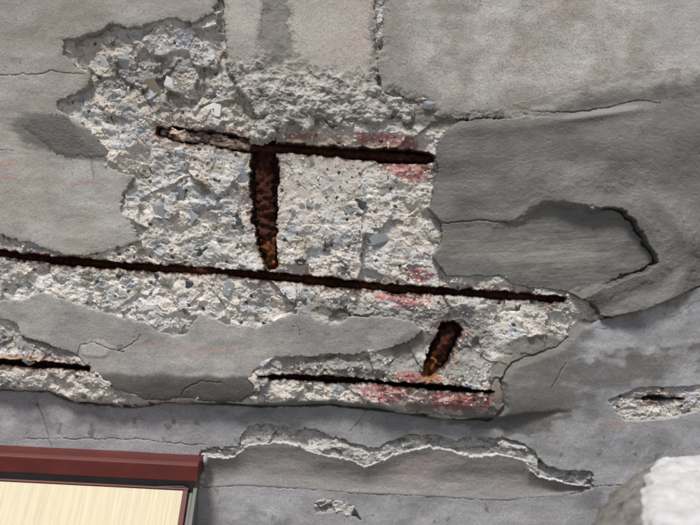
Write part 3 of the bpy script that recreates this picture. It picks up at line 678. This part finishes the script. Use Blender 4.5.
while count < 140 and tries < 9000:
    tries += 1
    j, i = cand[rng.randint(len(cand))]
    u, v = float(U[j, i]), float(V[j, i])
    s_ = rng.choice([3.6, 4.2, 5, 6, 7.5], p=[0.34, 0.28, 0.2, 0.12, 0.06])
    if cover[j, i] > -s_ * 0.8 or SLOT[j, i] > -s_ * 0.9 or STIR[j, i] > -s_ * 0.9: continue
    if holes[j, i] > -2 and s_ > 3.6: continue
    if any((u - p[0]) ** 2 + (v - p[1]) ** 2 < (s_ + p[2] + 1.5) ** 2 for p in placed): continue
    placed.append((u, v, s_))
    mt = STONES[rng.choice(5, p=[0.36, 0.26, 0.22, 0.06, 0.10])]
    piece("stone", u, v, float(CORE[j, i]) - 0.22 * s_, s_, s_ * rng.uniform(0.6, 0.95), s_ * 0.5, mt, core); count += 1
# finer grit, too small to pick apart
def grit(name, n, smin, smax, mat, seed):
    r2 = np.random.RandomState(seed)
    pick = cand[r2.randint(len(cand), size=n)]
    base_v = np.array([(1, 0, -0.5), (-0.6, 0.9, -0.4), (-0.5, -0.9, -0.5), (0.1, 0.1, 1.0), (0.4, -0.5, -0.9)], float)
    faces0 = np.array([(0, 1, 3), (1, 2, 3), (2, 0, 3), (0, 4, 1), (1, 4, 2), (2, 4, 0)])
    vs, fs = [], []
    for k, (j, i) in enumerate(pick):
        s_ = r2.uniform(smin, smax); a_ = r2.uniform(0, 6.28); ca, sa = math.cos(a_), math.sin(a_)
        b = base_v * r2.uniform(0.6, 1.2, size=(5, 3))
        uu = U[j, i] + s_ * (b[:, 0] * ca - b[:, 2] * sa); vv = V[j, i] + s_ * (b[:, 0] * sa + b[:, 2] * ca)
        dd = CORE[j, i] + s_ * (b[:, 1] * 0.7)
        x, y, z = world_xyz(uu, vv, dd)
        vs.append(np.stack([x, y, z], 1)); fs.append(faces0 + 5 * k)
    me = bpy.data.meshes.new(name); me.from_pydata(np.concatenate(vs).tolist(), [], np.concatenate(fs).tolist())
    me.materials.append(mat)
    o = link(bpy.data.objects.new(name, me), core); o["kind"] = "stuff"
    return o
M_GRIT = plain_mat("pale_grit", (0.46, 0.43, 0.39), (0.66, 0.63, 0.58), 60, 0.9, 0.3)
M_GRITD = plain_mat("grey_grit", (0.13, 0.13, 0.13), (0.34, 0.35, 0.36), 60, 0.9, 0.3)
grit("grit", 2600, 0.9, 2.4, M_GRIT, 5)
grit("grit", 900, 0.8, 1.9, M_GRITD, 6)

# ---------------------------------------------------------------- framed panel at the lower left
def at(u, v, dist):
    """point seen in direction (u, v) at a distance in front of the camera (m)"""
    return Vector(((u - 350) / 1000 * dist / DIST, -DIST + dist, CZ - (v - 262.5) / 1000 * dist / DIST))
def metal(name, col, rough, streak=False, spec=0.5):
    m, n, l, b = new_mat(name)
    tc = n.new("ShaderNodeTexCoord"); mp = n.new("ShaderNodeMapping"); l.new(tc.outputs["Object"], mp.inputs[0])
    mp.inputs["Scale"].default_value = (1, 0.02, 0.02) if streak else (0.15, 1, 1)
    nz = n.new("ShaderNodeTexNoise"); nz.inputs["Scale"].default_value = 760 if streak else 90; nz.inputs["Detail"].default_value = 4
    l.new(mp.outputs[0], nz.inputs["Vector"])
    big = n.new("ShaderNodeTexNoise"); big.inputs["Scale"].default_value = 26; big.inputs["Detail"].default_value = 5; l.new(tc.outputs["Object"], big.inputs["Vector"])
    mr = n.new("ShaderNodeMapRange"); mr.inputs[1].default_value = 0.3; mr.inputs[2].default_value = 0.7; mr.inputs[3].default_value = 0.86 if streak else 0.9; mr.inputs[4].default_value = 1.1
    l.new(nz.outputs[0], mr.inputs[0])
    mr2 = n.new("ShaderNodeMapRange"); mr2.inputs[1].default_value = 0.35; mr2.inputs[2].default_value = 0.7; mr2.inputs[3].default_value = 0.92 if streak else 0.72; mr2.inputs[4].default_value = 1.05
    l.new(big.outputs[0], mr2.inputs[0])
    mm = n.new("ShaderNodeMath"); mm.operation = 'MULTIPLY'; l.new(mr.outputs[0], mm.inputs[0]); l.new(mr2.outputs[0], mm.inputs[1])
    vm = n.new("ShaderNodeVectorMath"); vm.operation = 'SCALE'; vm.inputs[0].default_value = col
    l.new(mm.outputs[0], vm.inputs["Scale"]); l.new(vm.outputs[0], b.inputs["Base Color"])
    mr3 = n.new("ShaderNodeMapRange"); mr3.inputs[3].default_value = rough - 0.08; mr3.inputs[4].default_value = rough + 0.12
    l.new(big.outputs[0], mr3.inputs[0]); l.new(mr3.outputs[0], b.inputs["Roughness"])
    b.inputs["Specular IOR Level"].default_value = spec
    return m
M_BROWN = metal("red_brown_paint", (0.115, 0.023, 0.019), 0.5, False, 0.25)
M_CREAM = metal("cream_sheet", (0.53, 0.465, 0.30), 0.5, True)
M_GREYM = metal("grey_gasket", (0.15, 0.15, 0.138), 0.6)
M_BLACK = metal("black_rubber", (0.012, 0.012, 0.012), 0.5)

frame = empty("framed_panel", (-0.15, -0.04, CZ - 0.19))
frame["label"] = "cream streaked panel in a red-brown metal frame against the grey wall"
frame["category"] = "panel"
frame.rotation_euler = (0, math.radians(2.9), 0)
# local axes: x along the wall, y into it, z up; right end of the frame at x = 0
frame.location = (-0.1480, 0.0, CZ - 0.1950)
def profile(name, pts, x0, x1, mat, bevel=0.0, parent=frame):
    """(y, z) outline in millimetres, drawn out along x"""
    bm = bmesh.new()
    a0 = [bm.verts.new((x0 / 1000, y / 1000, z / 1000)) for y, z in pts]
    a1 = [bm.verts.new((x1 / 1000, y / 1000, z / 1000)) for y, z in pts]
    n = len(pts)
    for i in range(n): bm.faces.new((a0[i], a0[(i + 1) % n], a1[(i + 1) % n], a1[i]))
    bm.faces.new(a0[::-1]); bm.faces.new(a1)
    bmesh.ops.recalc_face_normals(bm, faces=bm.faces)
    if bevel: bmesh.ops.bevel(bm, geom=[e_ for e_ in bm.edges], offset=bevel / 1000, segments=3, affect='EDGES', profile=0.5)
    o = mesh_obj(name, bm, mat, parent, True)
    for p in o.data.polygons: p.use_smooth = True
    md = o.modifiers.new("flat_faces", 'WEIGHTED_NORMAL'); md.keep_sharp = True
    return o
XL = -620
profile("top_rail", [(26, 0), (-18, -0.6), (-22, -4), (-23.5, -19.5), (-20, -19.5), (-14, -18), (26, -18)], XL, 0, M_BROWN, 1.0)
profile("groove", [(24, -18.4), (-15.5, -18.4), (-16.5, -33), (-10, -60), (-10, -300), (24, -300)], XL + 4, -3.2, M_GREYM, 0.4)
# sloping cream sheet with its own trim, lower edge further out
SL = [(-19, -29.5), (-181, -228.5)]
def sheet_piece(name, x0, x1, t0, t1, lift0, lift1, mat, bevel):
    (y0, z0), (y1, z1) = SL
    dy, dz = y1 - y0, z1 - z0; L_ = math.hypot(dy, dz); dy /= L_; dz /= L_; ny, nz_ = dz, -dy      # outward normal
    if nz_ < 0: ny, nz_ = -ny, -nz_
    def P(t, l): return (y0 + dy * t + ny * l, z0 + dz * t + nz_ * l)
    return profile(name, [P(t0, lift0), P(t1, lift0), P(t1, lift1), P(t0, lift1)], x0, x1, mat, bevel)
sheet_piece("panel_sheet", XL + 12, -13.5, 1.8, 250, 0.0, 4.0, M_CREAM, 0.5)
sheet_piece("panel_trim", XL + 10, -8.3, -0.6, 1.6, -2, 5.2, M_BROWN, 0.3)
sheet_piece("panel_trim", -13.3, -8.5, 1.7, 250, -2, 5.4, M_BROWN, 0.5)
sheet_piece("side_channel", -8.2, -4.5, 2, 252, -9, 0.5, M_GREYM, 0.5)
sheet_piece("side_rail", -4.3, -0.4, -4, 256, -14, 2.5, M_GREYM, 0.6)
sheet_piece("panel_trim", XL + 10, -8.5, 250.2, 256, -2, 5.4, M_BROWN, 0.5)
bm = bmesh.new()
cp = [(-82, -32.5, 0.35), (-60, -32.3, 0.8), (-40, -31.4, 1.2), (-24, -30.3, 1.7), (-15, -30.2, 2.0), (-9.5, -31.0, 1.9), (-7.6, -33.4, 1.5)]
prev = None
for (x_, z_, r_) in cp:
    ring = [bm.verts.new((x_ / 1000, (-19.5 + r_ * math.cos(a_ * math.pi / 4)) / 1000, (z_ + 4.2 + r_ * math.sin(a_ * math.pi / 4)) / 1000)) for a_ in range(8)]
    if prev:
        for k in range(8): bm.faces.new((prev[k], prev[(k + 1) % 8], ring[(k + 1) % 8], ring[k]))
    else: bm.faces.new(ring[::-1])
    prev = ring
bm.faces.new(prev)
bmesh.ops.recalc_face_normals(bm, faces=bm.faces)
mesh_obj("rubber_seal", bm, M_BLACK, frame, True)
bm = bmesh.new()
bmesh.ops.create_uvsphere(bm, u_segments=16, v_segments=10, radius=0.004, matrix=Matrix.Translation((0.0022, 0.010, -0.0045)) @ Matrix.Diagonal((0.8, 1.6, 1.3, 1)))
mesh_obj("sealant_bead", bm, plain_mat("grey_sealant", (0.30, 0.295, 0.29), (0.40, 0.39, 0.38), 60, 0.6), frame, True)

# ---------------------------------------------------------------- pale broken block in front of the wall
def block():
    h_top = CZ - 0.165
    plan = [(0.187, 0.632), (0.42, 0.620), (0.44, 0.87), (0.268, 0.858), (0.240, 0.80)]
    per = []
    for i in range(5):
        (x0, d0), (x1, d1) = plan[i], plan[(i + 1) % 5]
        n_ = max(8, int(math.hypot(x1 - x0, d1 - d0) / 0.0035))
        lw0, lw1 = (1, 0, 0, 0.7, 1)[i], (1, 0, 0, 0.7, 1)[(i + 1) % 5]
        for k in range(n_):
            t = k / n_
            per.append((x0 + (x1 - x0) * t, d0 + (d1 - d0) * t, lw0 + (lw1 - lw0) * t))
    per = np.array(per); n = len(per)
    c = np.array([0.315, 0.745])
    rows = []
    for r in np.linspace(0.02, 1, 46):
        rows.append(np.stack([c[0] + (per[:, 0] - c[0]) * r, c[1] + (per[:, 1] - c[1]) * r, np.full(n, h_top)], 1))
    n_top = len(rows)
    zs = np.concatenate([np.arange(0.003, 0.13, 0.0035), [0.2, 0.4, 0.8, h_top]])
    for z in zs:
        lf = np.interp(z, [0, 0.030, 0.05, 0.4], [0, 0.040, 0.046, 0.05]) * per[:, 2]
        rows.append(np.stack([per[:, 0] - lf, per[:, 1] - 0.004 * min(1, z / 0.02), np.full(n, h_top - z)], 1))
    P = np.array(rows)
    e1 = np.roll(P, -1, 1) - np.roll(P, 1, 1); e2 = np.gradient(P, axis=0)
    nr = np.cross(e2, e1); nr /= np.linalg.norm(nr, axis=2, keepdims=True) + 1e-9
    if nr[5, :, 2].mean() < 0: nr = -nr
    q = (P * 1000).astype(F)
    a1 = q[..., 0] + 0.8 * q[..., 2]; a2 = q[..., 1] - 0.9 * q[..., 2]
    h = 5.0 * fbm(a1, a2, 60, 4, 501) + 3.0 * facets(a1, a2, 38, 541) + 2.2 * fbm(a1, a2, 14, 4, 505, 0.6, True) + 1.2 * facets(a1, a2, 12, 511)
    edge = np.exp(-((np.arange(len(rows)) - n_top + 0.5) / 1.6) ** 2)[:, None]
    h = h - edge * (2.0 + 4.0 * np.clip(fbm(a1, a2, 18, 3, 531), 0, 1))
    h[-4:] *= 0
    P = P + nr * h[..., None] / 1000
    P[..., 1] -= DIST
    bm = bmesh.new()
    vs = [[bm.verts.new(P[i, k]) for k in range(n)] for i in range(len(rows))]
    for i in range(len(rows) - 1):
        for k in range(n):
            f = bm.faces.new((vs[i][k], vs[i + 1][k], vs[i + 1][(k + 1) % n], vs[i][(k + 1) % n]))
            f.material_index = 0 if i < n_top else 1  # top toned as sky-lit, sides as shaded
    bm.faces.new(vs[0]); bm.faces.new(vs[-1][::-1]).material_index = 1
    bmesh.ops.recalc_face_normals(bm, faces=bm.faces)
    return bm
m, n, l, b = new_mat("concrete_lit_top")  # block's top: sky light put into a whiter concrete colour
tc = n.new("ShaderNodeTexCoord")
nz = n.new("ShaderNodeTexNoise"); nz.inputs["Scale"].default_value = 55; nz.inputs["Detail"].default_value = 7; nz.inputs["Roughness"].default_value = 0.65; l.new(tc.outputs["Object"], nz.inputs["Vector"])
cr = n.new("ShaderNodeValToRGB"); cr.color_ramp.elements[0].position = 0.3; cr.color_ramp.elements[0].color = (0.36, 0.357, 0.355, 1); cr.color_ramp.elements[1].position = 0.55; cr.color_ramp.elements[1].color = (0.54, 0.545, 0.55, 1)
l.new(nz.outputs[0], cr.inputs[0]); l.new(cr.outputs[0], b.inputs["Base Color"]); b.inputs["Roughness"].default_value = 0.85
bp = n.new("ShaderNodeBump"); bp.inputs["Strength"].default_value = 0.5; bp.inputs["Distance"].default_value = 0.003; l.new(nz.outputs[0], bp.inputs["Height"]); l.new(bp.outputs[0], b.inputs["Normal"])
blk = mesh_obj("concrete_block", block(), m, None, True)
blk.data.materials.append(plain_mat("concrete_shaded_sides", (0.11, 0.104, 0.095), (0.27, 0.258, 0.24), 70, 0.9, 0.9, dist=0.006))  # block's sides: their shade put into a darker concrete colour
blk["label"] = "pale broken concrete block with a rough top toned white as lit by the sky"
blk["category"] = "block"
